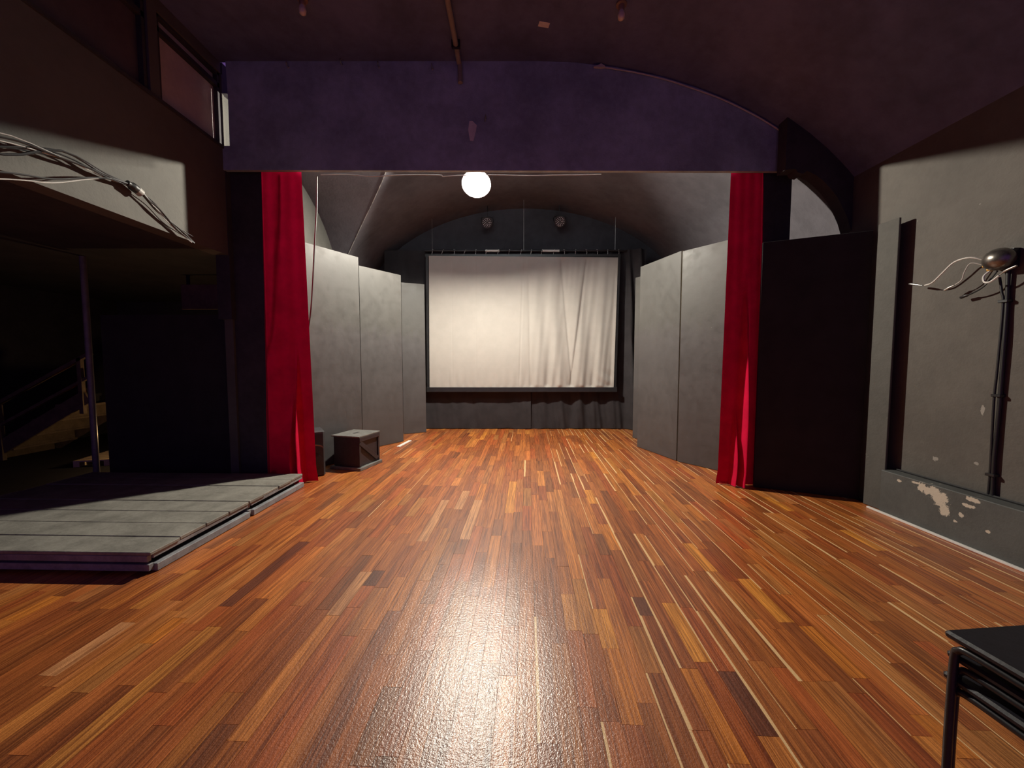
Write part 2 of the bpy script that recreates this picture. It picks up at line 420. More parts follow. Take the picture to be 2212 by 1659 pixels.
# arch between the proscenium pier and the right wall
curve = [(3.05, 3.63), (3.166, 3.638), (3.19, 3.60), (3.25, 3.585), (3.29, 3.62), (3.403, 3.568), (3.49, 3.50), (3.566, 3.426), (3.645, 3.33), (3.707, 3.223), (3.775, 3.09), (3.826, 2.941), (3.95, 2.90)]
top = [(3.95, 3.5), (3.7, vzf(3.7)), (3.5, vzf(3.5)), (3.3, vzf(3.3)), (3.05, vzf(3.05))]
w = MB().prism(curve + top, 1, 4.42, 4.56).build('wall_side_arch', BLACK); tag(w, kind='structure')

# proscenium wall: lintel and two piers
wp = empty('wall_proscenium', (0, 4.68, 0)); tag(wp, kind='structure')
poly = [(-3.36, 3.715), (3.32, 3.70), (3.32, vzf(3.32))] + [(x, vzf(x)) for x in (3.1, 2.8, 2.5, 2.1, 1.7, 1.2, .7, VX)] + [(-3.275, TOP), (-3.262, 4.5), (-3.265, 3.985), (-3.36, 3.985)]
MB().prism([(p, q) for p, q in poly], 1, -.08, -.035).build('lintel', paint('lintel_glare_tint', (.33, .40, .47), .7, .3, 1.6, .3), wp)  # lamp glare put into the base colour; the lintel itself is black
MB().box(-3.37, -2.95, .012, .22, 0, 3.85).build('pier', BLACK, wp)
MB().box(2.93, 3.32, .012, .22, 0, 3.85).build('pier', BLACK, wp)
MB().box(-3.37, 3.32, -.035, .22, 3.85, 3.95).build('soffit', BLACK, wp)
MB().box(-3.50, -3.34, -.06, .10, 2.0, 3.985).build('side_block', BLACK, wp)

# left wall above the side opening, with two high windows
wl = MB()
wl.box(-3.52, -3.35, -1.2, 4.62, 2.75, 3.97).box(-3.52, -3.35, -1.2, 4.62, 4.80, TOP)
for a, b in ((-1.2, 2.72), (3.72, 3.82), (4.63, 4.66)): wl.box(-3.52, -3.35, a, b, 3.97, 4.80)
wl = wl.build('wall_left', paint('left_wall_paint', (.105, .10, .088), .8, .12, 1.5, .3, fine=30)); tag(wl, kind='structure')
MB().box(-3.56, -3.33, -1.2, 4.62, 3.955, 3.985).build('ledge', BLACK, wl)
PANE = paint('dusty_pale_board', (.55, .48, .47), .7, .12, 3, .05); PANE2 = paint('dark_board', (.10, .075, .08), .7, .2, 3, .05)
for i, (a, b, mt) in enumerate(((3.83, 4.62, PANE), (2.73, 3.71, PANE2))):
    wn = empty('window_%d' % (i + 1), (-3.42, (a + b) / 2, 3.985)); tag(wn, kind='structure'); h = (b - a) / 2
    MB().box(-.02, .0, -h + .02, h - .02, .03, .65).build('pane', mt, wn)
    MB().box(-.02, .0, -h + .02, h - .02, .70, .80).build('transom_pane', mt, wn)
    fr = MB().box(-.04, .05, -h, -h + .03, 0, .81).box(-.04, .05, h - .03, h, 0, .81).box(-.04, .05, -h, h, .65, .70).box(-.04, .05, -h, h, 0, .03).box(-.04, .05, -h, h, .79, .815)
    fr.build('window_frame', BLACK, wn)

# dark recess on the left: walls and low ceiling
w = MB().box(-8.6, -8.45, -1.2, 9.0, 0, 2.9).build('wall_recess_left', BLACK); tag(w, kind='structure')
w = MB().box(-8.45, -3.46, 8.3, 8.42, 0, 2.9).build('wall_recess_back', BLACK); tag(w, kind='structure')
w = MB().box(-8.6, -3.46, -1.2, 9.0, 2.76, 2.86).build('ceiling_recess', BLACK); tag(w, kind='structure')

# ================================================================ STAGE LAMP (the only working light of the room)
def make_lamp():
    t = thing('floodlight', 'round glaring floodlight hung under the stage vault', 'lamp', LAMP)
    q = LAMP_N.to_track_quat('Z', 'Y').to_matrix().to_4x4()
    ball = [(LAMP_R * math.sin(math.pi * i / 16), -LAMP_R * math.cos(math.pi * i / 16)) for i in range(17)][::2]; ball[0] = (.002, -LAMP_R); ball[-1] = (.002, LAMP_R)
    MB().lathe(ball, 16, q).build('glowing_bulb', emit('lamp_light', (1, .93, .80), LAMP_STRENGTH), t)
    D = DISH_R                                   # shallow grey reflector dish round the bulb
    MB().lathe([(.012, -.075), (.06, -.070), (D * .55, -.045), (D * .85, -.018), (D, .0), (D + .004, .0), (D + .004, -.006), (D * .85, -.026), (D * .5, -.06), (.05, -.085), (.03, -.17), (.012, -.172)], 36, q).build('reflector_dish', paint('dull_reflector', (.20, .195, .185), .6, .1, 20, 0), t)
    br = MB(); R = DISH_R + .02
    for s_ in (-1, 1): br.bar((s_ * R, .02, .06), (s_ * R, .05, .26), .03, .006, (1, 0, 0))
    br.bar((-R, .05, .26), (R, .05, .26), .03, .006)
    br.build('yoke', BLACKMETAL, t)
    MB().tube([(0, .05, .26), (0, .05, vz(LAMP.x) - LAMP.z)], .013, 8, 1).build('hanger_rod', BLACKMETAL, t)
    MB().tube([(.03, .1, .1), (.10, .14, .25), (.06, .1, .45), (.04, .06, vz(LAMP.x) - LAMP.z - .02)], .006, 6).build('power_cord', RUBBER, t)
make_lamp()

# ================================================================ STAGE FLATS
def make_flat(a, c, h, label, side, reach=.75):
    a, c = Vector((*a, 0)), Vector((*c, 0)); d = c - a; L = d.length
    t = thing('stage_flat', label, 'stage flat', a, math.atan2(d.y, d.x), 'painted scenery flats')
    bk = .022 * side
    MB().box(0, L, min(0, bk), max(0, bk), 0.004, h).build('panel', FLATM, t, bevel=.003)
    y0, y1 = sorted((bk, bk + .04 * side))
    for x0, x1, z0, z1, n in ((0, .06, .004, h, 'stile'), (L - .06, L, .004, h, 'stile'), (.06, L - .06, .004, .07, 'rail'), (.06, L - .06, h / 2, h / 2 + .06, 'rail'), (.06, L - .06, h - .06, h, 'rail')):
        MB().box(x0, x1, y0, y1, z0, z1).build(n, RAWWOOD, t)
    xm = L / 2
    MB().bar((xm, y1 if side > 0 else y0, 1.9), (xm, reach * side, .03), .04, .03, (1, 0, 0)).build('brace', RAWWOOD, t)
make_flat((-2.83, 5.12), (-2.349, 5.977), 3.085, 'large grey scenery flat beside the left red curtain', 1)
make_flat((-2.51, 6.40), (-2.027, 7.113), 3.065, 'grey scenery flat second from the left red curtain, behind the black box', 1)
make_flat((-2.226, 7.82), (-1.806, 8.025), 3.08, 'narrow grey scenery flat at the left edge of the screen', 1, .3)
make_flat((2.96, 4.98), (2.471, 5.67), 3.09, 'grey scenery flat directly beside the right red curtain', -1)
make_flat((2.468, 5.70), (2.193, 6.665), 3.105, 'grey scenery flat on the right side, second from the red curtain', -1)
make_flat((2.62, 6.95), (2.358, 7.45), 3.09, 'grey scenery flat on the right, only a sliver showing beside the black drape', -1)

# ================================================================ REAR DRAPES, SCREEN, BATTEN
def fold(x, z, seed, amp, freq): return amp * noise.noise(Vector((x * freq, z * .22, seed)))
def rear_drape(x0, x1, label, seed, amp, curl):
    def fn(a, b):
        x = lerp(x0, x1, a); z = lerp(.015, 3.88, b)
        y = 8.43 + fold(x, z, seed, amp, 5) + fold(x + z * .12, z, seed + 4, amp * .5, 11)
        if curl:
            e = smooth01((a - .72) / .28); y -= e * .22 * (1 - .35 * b) * (1 + .5 * math.sin(x * 22 + z * .8)); x -= .10 * e * b
            y += .03 * math.sin(x * 16 + z * .5) * (1 - .5 * b) * smooth01(a * 2)
        else:
            y += .02 * smooth01((a - .85) / .15) * -1.5
        low = smooth01((.10 - b) / .10); y += low * .03 * noise.noise(Vector((x * 7, 3, seed)))
        z += low * (.018 * noise.noise(Vector((x * 3, 9, seed))))
        return (x, y, max(.003, z))
    o = MB().grid(150 if curl else 110, 50, fn).build('black_drape', BLACKCLOTH, fix=False, smooth=True)
    tag(o, label, 'curtain', 'black drapes behind the screen')
rear_drape(-2.75, .415, 'smooth black drape hanging behind the left half of the screen', 2.0, .018, False)
rear_drape(.425, 2.95, 'black drape in deep folds behind the right half of the screen', 7.0, .05, True)

bt = thing('batten_pipe', 'horizontal black pipe with two white tape wraps above the screen', 'pipe', (.25, 8.36, 3.85))
MB().tube([(-2.1, 0, 0), (2.2, 0, 0)], .022, 10, 1).build('pipe', BLACKMETAL, bt)
for x0, x1 in ((-.72, -.42), (.50, .86)): MB().tube([(x0 - .1, 0, .0), (x1 - .1, 0, .0)], .026, 10, 1).build('tape_wrap', WHITEPAINT, bt)
for x in (-1.95, 0, 1.95): MB().tube([(x, 0, .02), (x, 0, vz(x + .25) - 3.85 - .01)], .005, 6, 1).build('hanging_wire', STEEL, bt)

sc = thing('projection_screen', 'white cloth projection screen in a black frame at the back of the stage', 'screen', (.23, 8.30, .90))
def scr(a, b):
    xl = lerp(-2.01, -1.99, b); xr = lerp(1.965, 2.016, b); x = lerp(xl, xr, a); z = lerp(.035 - .02 * a, 2.825 - .035 * a, b)
    A = smooth01((a - .45) / .25); hang = lerp(1.0, .35, b); y = 0
    y += A * hang * .026 * math.sin((x + z * .07 * math.sin(x * 2)) * 14 + 1.2 * noise.noise(Vector((x * 2, z * .8, 1))))
    y += A * hang * .016 * noise.noise(Vector((x * 9 - z * .8, z * .35, 5))) * 1.6
    for xc, wd, am, sl in ((-1.51, .01, .006, 0), (-1.00, .012, .004, 0), (-.03, .016, .012, .03), (.15, .03, .014, -.02), (.95, .03, .022, -.10), (1.2, .03, .02, .12)):
        q = (x - xc - sl * (z - 1.4)) / wd; y += am * math.exp(-q * q) * (1 - .4 * b) * (1 if q < 0 else .6)
    low = max(0, 1 - b * 6); y += low * .007 * math.sin(x * 38) * (1 if .1 < a < .9 else .3)
    cr = max(0, 1 - math.hypot((1 - a) * 4, b * 3) / .6); y += cr * .02 * math.sin((1 - a) * 60 - b * 60)
    e = min(a, 1 - a, b, 1 - b); y *= smooth01(e / .02)
    return (x, y - .02, z)
MB().grid(260, 90, scr).build('cloth', WHITECLOTH, sc, fix=False, smooth=True)
MB().box(-2.075, 2.04, -.035, .02, -.065, .035).build('bottom_bar', BLACKMETAL, sc, bevel=.004)
MB().box(-2.075, 2.07, -.012, .02, 2.81, 2.86).build('top_bar', BLACKMETAL, sc)
MB().bar((-2.045, 0, .0), (-2.03, 0, 2.83), .05, .03, (0, 1, 0)).build('side_bar', BLACKMETAL, sc)
MB().bar((2.0, 0, .0), (2.045, 0, 2.81), .045, .03, (0, 1, 0)).build('side_bar', BLACKMETAL, sc)
for i in range(18):
    x = -1.95 + i * .235 + rnd.uniform(-.02, .02)
    MB().tube([(x, .0, 2.85), (x + .01, .02, 2.91), (x + rnd.uniform(-.02, .05), .065, 2.985), (x + .03, .045, 2.955)], .006, 5, 3).build('tie', GREYCABLE, sc)

def par_can(x, z, label):
    t = thing('par_can', label, 'stage light', (x, 8.42, z), 0, 'small round stage lights above the screen')
    M = Matrix.Translation((0, 0, 0)) @ Vector((0, -.9, -.42)).to_track_quat('Z', 'Y').to_matrix().to_4x4()
    MB().lathe([(.055, -.16), (.10, -.14), (.115, .0), (.118, .02), (.108, .02), (.105, .005)], 24, M).build('housing', BLACKMETAL, t)
    m = MB()
    for R, n in ((.085, 14), (.055, 9), (.028, 4)):
        for i in range(n):
            a = 2 * math.pi * i / n; m.lathe([(.0088, .004), (.0075, .016), (.003, .02)], 6, M @ Matrix.Translation((R * math.cos(a), R * math.sin(a), 0)))
    o = m.build('lens_cluster', paint('led_lens_glint', (.97, .95, .93), .1, .1, 10, 0), t); o['kind'] = 'stuff'  # near-white base colour stands in for lamp reflections on the lenses
    MB().tube([(-.125, .02, 0), (-.125, .08, .12), (0, .12, .17), (.125, .08, .12), (.125, .02, 0)], .008, 6).build('yoke', BLACKMETAL, t)
    MB().tube([(0, .12, .17), (0, .12, vz(x) - z)], .009, 6, 1).build('hanger', BLACKMETAL, t)
par_can(-.534, 4.46, 'small round stage light near the glaring lamp, left of the two above the screen')
par_can(1.028, 4.48, 'small round stage light with a ring of lenses, right of the two above the screen')

# ================================================================ RED CURTAINS
def red_curtain(sgn, label, xin_top, xout_top, xin_bot, xout_bot, ytop, yb_in, yb_out, zb, ridges, z0b=.01):
    def fn(a, b):                                # a: 0 inner edge .. 1 outer edge, b: 0 bottom .. 1 top
        z = lerp(z0b, zb, b); k = 1 - b
        x = lerp(lerp(xin_bot, xin_top, 1 - k), lerp(xout_bot, xout_top, 1 - k), a)
        y = lerp(lerp(yb_in, yb_out, a), ytop, 1 - k)
        y += .0035 * math.sin(a * 23 + 1.5 * b) * (.3 + .7 * b)
        for s0, wd, am, zt, sl in ridges:
            e = smooth01((zt - z) / (zt * .75)); q = (a - s0 - sl * z) / wd
            y -= am * e * math.exp(-q * q)
        y += .03 * smooth01((a - .90) / .10)
        hem = smooth01((.05 - b) / .05); x -= sgn * hem * .02 * (1 - a)
        return (x, y, z)
    o = MB().grid(110, 60, fn).build('curtain_cloth', RED, None, fix=False, smooth=True)
    return o
t = thing('red_curtain', 'tall red velvet curtain behind the low platform', 'curtain', (0, 0, 0), 0, 'red stage curtains')
o = red_curtain(-1, '', -2.489, -2.99, -2.435, -3.03, 4.675, 4.715, 4.66, 3.80, [(.25, .028, .150, 1.75, .02), (.37, .03, .165, 1.10, .03)]); o.parent = t
MB().tube([(-2.99, 4.70, 3.80), (-2.47, 4.70, 3.80)], .012, 8, 1).build('curtain_rail', BLACKMETAL, t)
t = thing('red_curtain', 'tall red velvet curtain on the right with one brightly lit fold', 'curtain', (0, 0, 0), 0, 'red stage curtains')
o = red_curtain(1, '', 2.585, 2.99, 2.505, 2.98, 4.672, 4.61, 4.56, 3.80, [(.50, .075, .155, 2.7, .03), (.34, .035, .115, 1.0, .03)]); o.parent = t
MB().tube([(2.56, 4.69, 3.80), (2.99, 4.69, 3.80)], .012, 8, 1).build('curtain_rail', BLACKMETAL, t)
m = MB()
for i in range(9):
    x = 2.52 + i * .017; m.tube([(x, 4.595, .035), (x + .004, 4.58, .008)], .004, 5, 1)
m.build('hem_fringe', paint('red_fringe', (.5, .03, .04), .8, .2, 30, 0), t)

# ================================================================ MASKING FLATS AT THE RIGHT
def masking(a, c, h, label, mat, thick, stiles=True):
    a, c = Vector((*a, 0)), Vector((*c, 0)); d = c - a
    t = thing('masking_flat', label, 'stage flat', a, math.atan2(d.y, d.x))
    MB().box(0, d.length, 0, thick, .003, h).build('panel', mat, t, bevel=.003)
    for x0, x1 in ((.0, .05), (d.length - .05, d.length)) if stiles else (): MB().box(x0, x1, thick, thick + .035, .003, h).build('stile', BLACK, t)
masking((2.88, 4.50), (3.765, 4.09), 2.86, 'black cloth-covered masking flat between the right red curtain and the wall', BLACKCLOTH, .03)
masking((3.70, 3.97), (3.715, 3.77), 2.875, 'narrow grey board standing upright against the right wall', DARKWALL, .022, False)

# ================================================================ LOW PLATFORM (two modules)
def platform(v0, v1, label, seed):
    r = random.Random(seed)
    t = thing('stage_platform', label, 'platform', (-2.545, 2.62, 0), -math.radians(1.5), 'low platform modules')
    n = 4; wv = (v1 - v0) / n; xl = -2.6
    for i in range(n):
        a = v0 + i * wv; dz = r.uniform(-.0025, .0025)
        MB().box(xl, r.uniform(-.006, .004), a + .003, a + wv - .003, .132, .158 + dz).build('deck_board', DECK, t, bevel=.004)
    MB().box(xl, -.02, v0 + .003, v0 + .035, .085, .131).build('front_rail', DECKEDGE, t, bevel=.003)
    MB().box(-.05, -.008, v0 + .037, v1 - .003, .100, .131).build('side_rail', DECKEDGE, t, bevel=.003)
    MB().box(xl, -.012, v0 + .002, v0 + .04, .02, .068).build('bottom_front_rail', DECKEDGE, t, bevel=.003)
    MB().box(-.045, .012, v0 + .042, v1 - .004, .004, .058).build('bottom_side_rail', DECKEDGE, t, bevel=.003)
    for x in (-2.5, -1.7, -.9, -.12): MB().box(x - .04, x + .04, v0 + .045, v1 - .04, .004, .131).build('joist', BLACK, t)
platform(0.0, .985, 'front module of the low grey boarded platform, nearest the camera', 1)
platform(.99, 1.895, 'rear module of the low grey boarded platform, touching the red curtain', 2)

# ================================================================ BLACK BOX, SPEAKER, LATH
def black_box():
    t = thing('wooden_box', 'black wooden box with a diagonal brace standing before the left flats', 'box', (-2.086, 5.183, 0), math.radians(75))
    L, D, H = .46, .43, .455                     # local x runs to the right rear, local y to the left
    MB().box(.01, L - .01, .012, D - .01, .045, H).build('body', BOXPAINT, t, bevel=.004)
    top = MB().box(-.012, L + .012, -.012, D + .012, H, H + .018)
    top.build('lid', BOXTOP, t, bevel=.003)
    MB().box(.17, .29, .20, .235, H + .0175, H + .0195).build('hand_slot', BLACK, t)
    MB().box(.0, L, -.012, .012, H - .06, H - .003).build('top_rail', BOXPAINT, t, bevel=.003)
    MB().bar((.015, .0, H - .07), (L - .05, .0, .08), .02, .06, (0, 0, 1)).build('diagonal_brace', BOXPAINT, t, bevel=.003)
    for x in (.0, L - .03): MB().box(x, x + .03, -.004, .012, .045, H - .062).build('corner_post', BOXPAINT, t)
    MB().box(-.03, L + .02, -.035, D + .03, .0, .042).build('base_board', BOXTOP, t, bevel=.004)
black_box()
t = thing('loudspeaker', 'black loudspeaker half hidden behind the left red curtain', 'loudspeaker', (-2.665, 5.03, 0), math.radians(33))
MB().box(-.15, .15, -.17, .15, .0, .60).build('cabinet', paint('speaker_plastic', (.05, .05, .055), .4, .2, 20, .1), t, bevel=.02)
MB().box(-.13, .13, -.176, -.171, .03, .56).build('baffle', BLACKMETAL, t)
M = Matrix.Translation((0, -.176, .20)) @ Matrix.Rotation(math.pi / 2, 4, 'X')
MB().lathe([(.115, 0), (.12, .012), (.105, .014), (.05, -.02 + .03), (.02, .016)], 28, M).build('woofer', RUBBER, t)
MB().grid(12, 3, lambda a, b: (.128 * math.cos(math.pi * a), -.178 - .015 * b, .36 + .05 * math.sin(math.pi * a) + .02 * b)).build('horn_lip', paint('horn_grey', (.2, .2, .2), .4, .1, 20, 0), t)
lt = MB().box(-.03, .03, -.26, .26, 0.001, .016).build('wooden_lath', WHITEPAINT, bevel=.002)
lt.location = (-1.95, 6.88, 0); lt.rotation_euler[2] = math.radians(-8); tag(lt, 'short white wooden lath lying on the floor by the left flats', 'lath')

# ================================================================ CHAIR STACK
def make_chair():
    t = thing('stacking_chair', '', 'chair')
    def tb(n, pts): MB().tube(pts, .0115, 10, 5).build(n, BLACKMETAL, t)
    for s_ in (-1, 1):
        x = .205 * s_
        tb('side_frame', [(x * 1.16, .175, .006), (x * 1.07, .19, .20), (x, .198, .385), (x, .188, .418), (x, .155, .43), (x, .0, .428), (x, -.15, .424), (x, -.19, .432), (x, -.215, .48), (x, -.25, .64), (x, -.275, .80)])
        tb('rear_leg', [(x, -.13, .415), (x, -.155, .395), (x * 1.01, -.19, .25), (x * 1.03, -.245, .006)])
    MB().tube([(-.205, -.02, .405), (.205, -.02, .405)], .009, 8, 1).build('cross_bar', BLACKMETAL, t)
    MB().box(-.215, .215, -.19, .225, .443, .468).build('seat', paint('black_vinyl', (.012, .011, .016), .45, .2, 30, .1), t, bevel=.008)
    def back(a, b): return (lerp(-.2, .2, a), -.245 - .07 * (b) - .02 * math.sin(math.pi * a), lerp(.58, .81, b))
    o = MB().grid(10, 6, back).build('backrest', MATS['black_vinyl'], t); sm = o.modifiers.new('thickness', 'SOLIDIFY'); sm.thickness = .018
    return t
ch = make_chair()
for i, (lab, dx, dy, rz) in enumerate((('bottom black stacking chair of the stack in the right corner', .0, .0, 4), ('middle black stacking chair of the stack in the right corner', .012, .004, 5), ('topmost black stacking chair of the stack in the right corner', -.004, .0, 5))):
    c = ch if i == 0 else copy_tree(ch)
    c['label'] = lab; c['group'] = 'stacked black chairs'
    c.location = (1.67 + dx, 1.02 + dy, .001 + i * .072); c.rotation_euler[2] = math.radians(rz)

# ================================================================ CABLES AND WALL FITTINGS
t = thing('junction_ball', 'round metal cable fitting with loose plugs on the right wall', 'cable fitting', (3.82, 3.0, 2.28))
M = Matrix.Translation((-.085, 0, 0)) @ Matrix.Diagonal((.075, .095, .085, 1))
MB().lathe([(.02, -1), (.42, -.9), (.75, -.66), (.95, -.3), (1, 0), (.95, .3), (.75, .66), (.42, .9), (.02, 1)], 20, M).build('ball', paint('dull_metal', (.22, .2, .18), .3, .3, 12, .05, metal=.85), t)
MB().box(-.05, .0, -.06, .06, -.07, .07).build('wall_plate', BLACKMETAL, t)
BR = paint('brass', (.75, .5, .15), .3, .1, 10, 0, metal=.9)
for dy, dz in ((.085, .02), (.08, -.03), (.05, -.065)): MB().tube([(-.07, dy - .03, dz), (-.08, dy + .02, dz)], .014, 8, 1).build('gland', BR, t)
def wire(pts, r, mat, plug=None):
    o = MB().tube(pts, r, 6).build('wire', mat, t)
    if plug: MB().tube(plug, [.004, .009, .009, .006], 8, 2).build('plug', STEEL, o)
wire([(-.08, .10, .02), (-.12, .16, .055), (-.13, .26, .045), (-.13, .34, -.02), (-.12, .43, -.09), (-.11, .50, -.10)], .006, WHITEPAINT, [(-.11, .52, -.098), (-.11, .56, -.085), (-.11, .61, -.068), (-.11, .64, -.06)])
wire([(-.08, .10, -.02), (-.11, .16, .01), (-.11, .20, -.05), (-.10, .225, -.11), (-.10, .27, -.14)], .004, GREYCABLE, [(-.10, .275, -.143), (-.10, .31, -.155), (-.10, .34, -.17), (-.10, .35, -.175)])
wire([(-.07, .05, -.065), (-.10, .075, -.11), (-.11, .06, -.16), (-.11, .02, -.165), (-.11, -.03, -.13)], .007, WHITEPAINT, [(-.11, -.035, -.125), (-.11, -.06, -.105), (-.11, -.10, -.09), (-.11, -.13, -.08)])
wire([(-.05, .03, -.08), (-.08, .06, -.16), (-.08, .10, -.20), (-.07, .16, -.225), (-.06, .2, -.235)], .006, RUBBER, None)  # wire and plug here stand in for a plug's shadow on the wall
MB().tube([(-.06, .20, -.235), (-.06, .215, -.238), (-.055, .25, -.245), (-.05, .265, -.25)], [.006, .012, .012, .008], 8, 2).build('plug_shadow', RUBBER, t)
wc = thing('wall_cable', 'pair of thick black cables clipped down the right wall', 'cable', (3.80, 2.98, .43))
MB().tube([(-.005, .005, 1.80), (0, .0, 1.5), (-.004, -.004, 1.2), (0, 0, .7), (-.004, .004, .3), (0, .0, .012)], .013, 8).build('cable', RUBBER, wc)
MB().tube([(-.01, .05, 1.72), (-.01, .03, 1.60), (-.008, .018, 1.5), (-.008, .024, 1.0), (-.008, .030, .8), (-.008, .026, .5), (-.006, .022, .2), (-.006, .024, .012)], .008, 8).build('cable', RUBBER, wc)
for z in (1.52, .79, .16): MB().box(-.026, .02, -.02, .042, z, z + .022).build('clip', BLACKMETAL, wc, bevel=.003)

cb = thing('cable_bundle', 'bundle of black and pale cables taped together across the left wall', 'cable bundle', (-3.33, 3.45, 3.0))
def cbl(pts, r, mat): MB().tube([(x, y, z) for x, y, z in pts], r, 6).build('cable', mat, cb)
r2 = random.Random(4)
for i in range(7):
    j = lambda s_: r2.uniform(-s_, s_); mt = (RUBBER, RUBBER, GREYCABLE, RUBBER, BLACKMETAL, RUBBER, GREYCABLE)[i]
    cbl([(.06 + j(.02), -1.35, -.32 + j(.06)), (.06 + j(.02), -.95 + j(.05), -.12 + j(.06)), (.05 + j(.02), -.55, .0 + j(.035)), (.04 + j(.015), -.25, -.0 + j(.02)), (.04 + j(.008), 0, .014 + j(.012)),
         (.04 + j(.008), .08, -.02 + j(.012)), (.035 + j(.01), .22, -.10 + j(.02)), (.03 + j(.01), .42, -.20 + j(.02)), (.03, .60 + j(.02), -.275 + j(.01))], (.0075, .007, .004, .006, .009, .005, .0035)[i], mt)
cbl([(.10, -1.4, -.55), (.09, -.9, -.33), (.08, -.65, -.24), (.07, -.4, -.10), (.05, -.2, -.005), (.04, 0, .015)], .004, GREYCABLE)
cbl([(.10, -1.4, -.48), (.09, -.9, -.29), (.08, -.65, -.215), (.07, -.4, -.09), (.05, -.2, -.01), (.04, 0, .01)], .007, RUBBER)
cbl([(.04, .05, 0), (.03, .2, -.05), (.02, .35, -.15), (.02, .50, -.19), (.02, .62, -.21)], .004, RUBBER)
MB().tube([(.04, -.07, .02), (.04, -.03, .012), (.04, .015, -.002)], [.025, .036, .034], 12, 3).build('tape_knot', RUBBER, cb)
MB().tube([(.04, .012, .0), (.04, .05, -.016)], .035, 12, 1).build('pale_tape', paint('grey_tape', (.35, .34, .31), .5, .1, 10, .05), cb)

hc = MB().tube([(-2.415, 4.90, 3.78), (-2.43, 4.90, 3.4), (-2.465, 4.90, 3.0), (-2.52, 4.90, 2.32), (-2.58, 4.92, 1.95), (-2.72, 4.94, 1.3), (-2.78, 4.96, .62)], .010, 8).build('hanging_cable', paint('two_tone_cable', (.10, .10, .095), .4, .3, 2, 0))
tag(hc, 'thin cable hanging straight down beside the left red curtain', 'cable')
wv = MB().tube([(-2.25, 4.662, 3.690), (-1.95, 4.665, 3.695), (-1.65, 4.662, 3.672), (-1.35, 4.665, 3.688), (-1.1, 4.662, 3.690), (-.85, 4.665, 3.688), (-.82, 4.662, 3.672), (-.79, 4.662, 3.672), (-.57, 4.665, 3.686), (-.2, 4.662, 3.688), (.2, 4.665, 3.682), (.5, 4.662, 3.686), (.8, 4.665, 3.69), (1.05, 4.662, 3.695)], .0055, 6).build('lintel_wire', WHITEPAINT)
tag(wv, 'white wire sagging along the lower edge of the stage opening', 'wire')
cc = MB().tube([(1.0, 4.585, vzf(1.0) - .03), (1.4, 4.585, vzf(1.4) - .03), (1.75, 4.585, vzf(1.75) - .03), (2.0, 4.585, vzf(2.0) - .035), (2.4, 4.585, vzf(2.4) - .03), (2.85, 4.585, vzf(2.85) - .03), (3.15, 4.585, vzf(3.15) - .03)], .008, 6).build('ceiling_cable', GREYCABLE)
tag(cc, 'pale cable following the curve where vault and lintel meet', 'cable')
cp = thing('conduit_pipe', 'pale pipe along the ceiling bending down onto the lintel', 'pipe', (-.6, 4.2, 4.9))
MB().tube([(-.01, -1.0, -.03), (0, 0, -.03), (.0, .32, -.03), (.008, .365, -.05), (.01, .365, -.12), (.012, .365, -.24)], .028, 10, 4).build('pipe', paint('pale_conduit', (.30, .27, .22), .5, .15, 8, .05), cp)
for y in (-.6, .1): MB().box(-.045, .045, y, y + .03, -.06, .02).build('saddle_clip', BLACKMETAL, cp)
tg = MB().prism([(-.035, 0), (.0, .0), (.05, -.05), (.04, -.11), (.01, -.225), (-.03, -.22), (-.05, -.10)], 1, -.004, 0).build('paper_scrap', WHITEPAINT)
tg.location = (-.455, 4.597, 4.26); tag(tg, 'white diamond-shaped scrap stuck on the lintel above the lamp', 'paper scrap')
st = MB().box(-.055, .055, -.03, .03, -.003, .0).build('sticker', WHITEPAINT); st.location = (.325, 4.12, vzf(.325) - .001); st.rotation_euler[2] = math.radians(12); tag(st, 'small pale rectangular sticker on the ceiling', 'sticker')
for i, (x, z, where) in enumerate(((-2.557, 4.854, 'leftmost of the four along the top of the lintel'), (-1.945, 4.884, 'second from left along the top of the lintel'), (-1.52, 4.854, 'third from left along the top of the lintel'), (-.909, 4.834, 'beside the pale pipe at the top of the lintel'))):
    h = thing('screw_hook', 'tiny metal hook, ' + where, 'hook', (x, 4.60, z), 0, 'screw hooks on the lintel')
    MB().tube([(0, 0, 0), (0, -.03, 0), (0, -.045, .012), (0, -.04, .03), (0, -.025, .032)], .006, 6, 3).build('hook', STEEL, h)
    MB().lathe([(.014, 0), (.012, .004)], 10, Matrix.Rotation(math.pi / 2, 4, 'X')).build('plate', STEEL, h)
h = thing('screw_hook', 'small bright hook to the right of the white paper scrap', 'hook', (-.30, 4.60, 4.29), 0, 'screw hooks on the lintel')
MB().tube([(0, 0, 0), (0, -.03, 0), (.0, -.045, .015), (-.01, -.03, -.05)], .007, 6, 3).build('hook', STEEL, h)
cl = thing('cable_clip', 'pale clip at the corner of vault and lintel holding the cable', 'clip', (.99, 4.585, vzf(1.0) - .03))
MB().prism([(-.06, -.01), (.02, -.02), (.07, -.012), (.06, .0), (.02, .022), (.0, .01)], 1, -.02, .01).build('body', GREYCABLE, cl)
for x, label in ((-1.982, 'small brownish lampholder on the ceiling at the left of the top edge'), (1.035, 'small pale lampholder on the ceiling at the right of the top edge')):
    t = thing('lampholder', label, 'lampholder', (x, 3.84, vzf(x) if x > VX else TOP), 0, 'ceiling lampholders')
    MB().lathe([(.05, 0), (.05, -.015), (.028, -.02), (.028, -.06), (.022, -.065)], 16).build('base', paint('brown_bakelite', (.25, .16, .11), .4, .2, 20, 0), t)
    MB().lathe([(.02, -.06), (.034, -.10), (.03, -.135), (.01, -.15)], 14).build('bulb', paint('frosted_bulb', (.7, .6, .5), .3, .05, 20, 0), t)

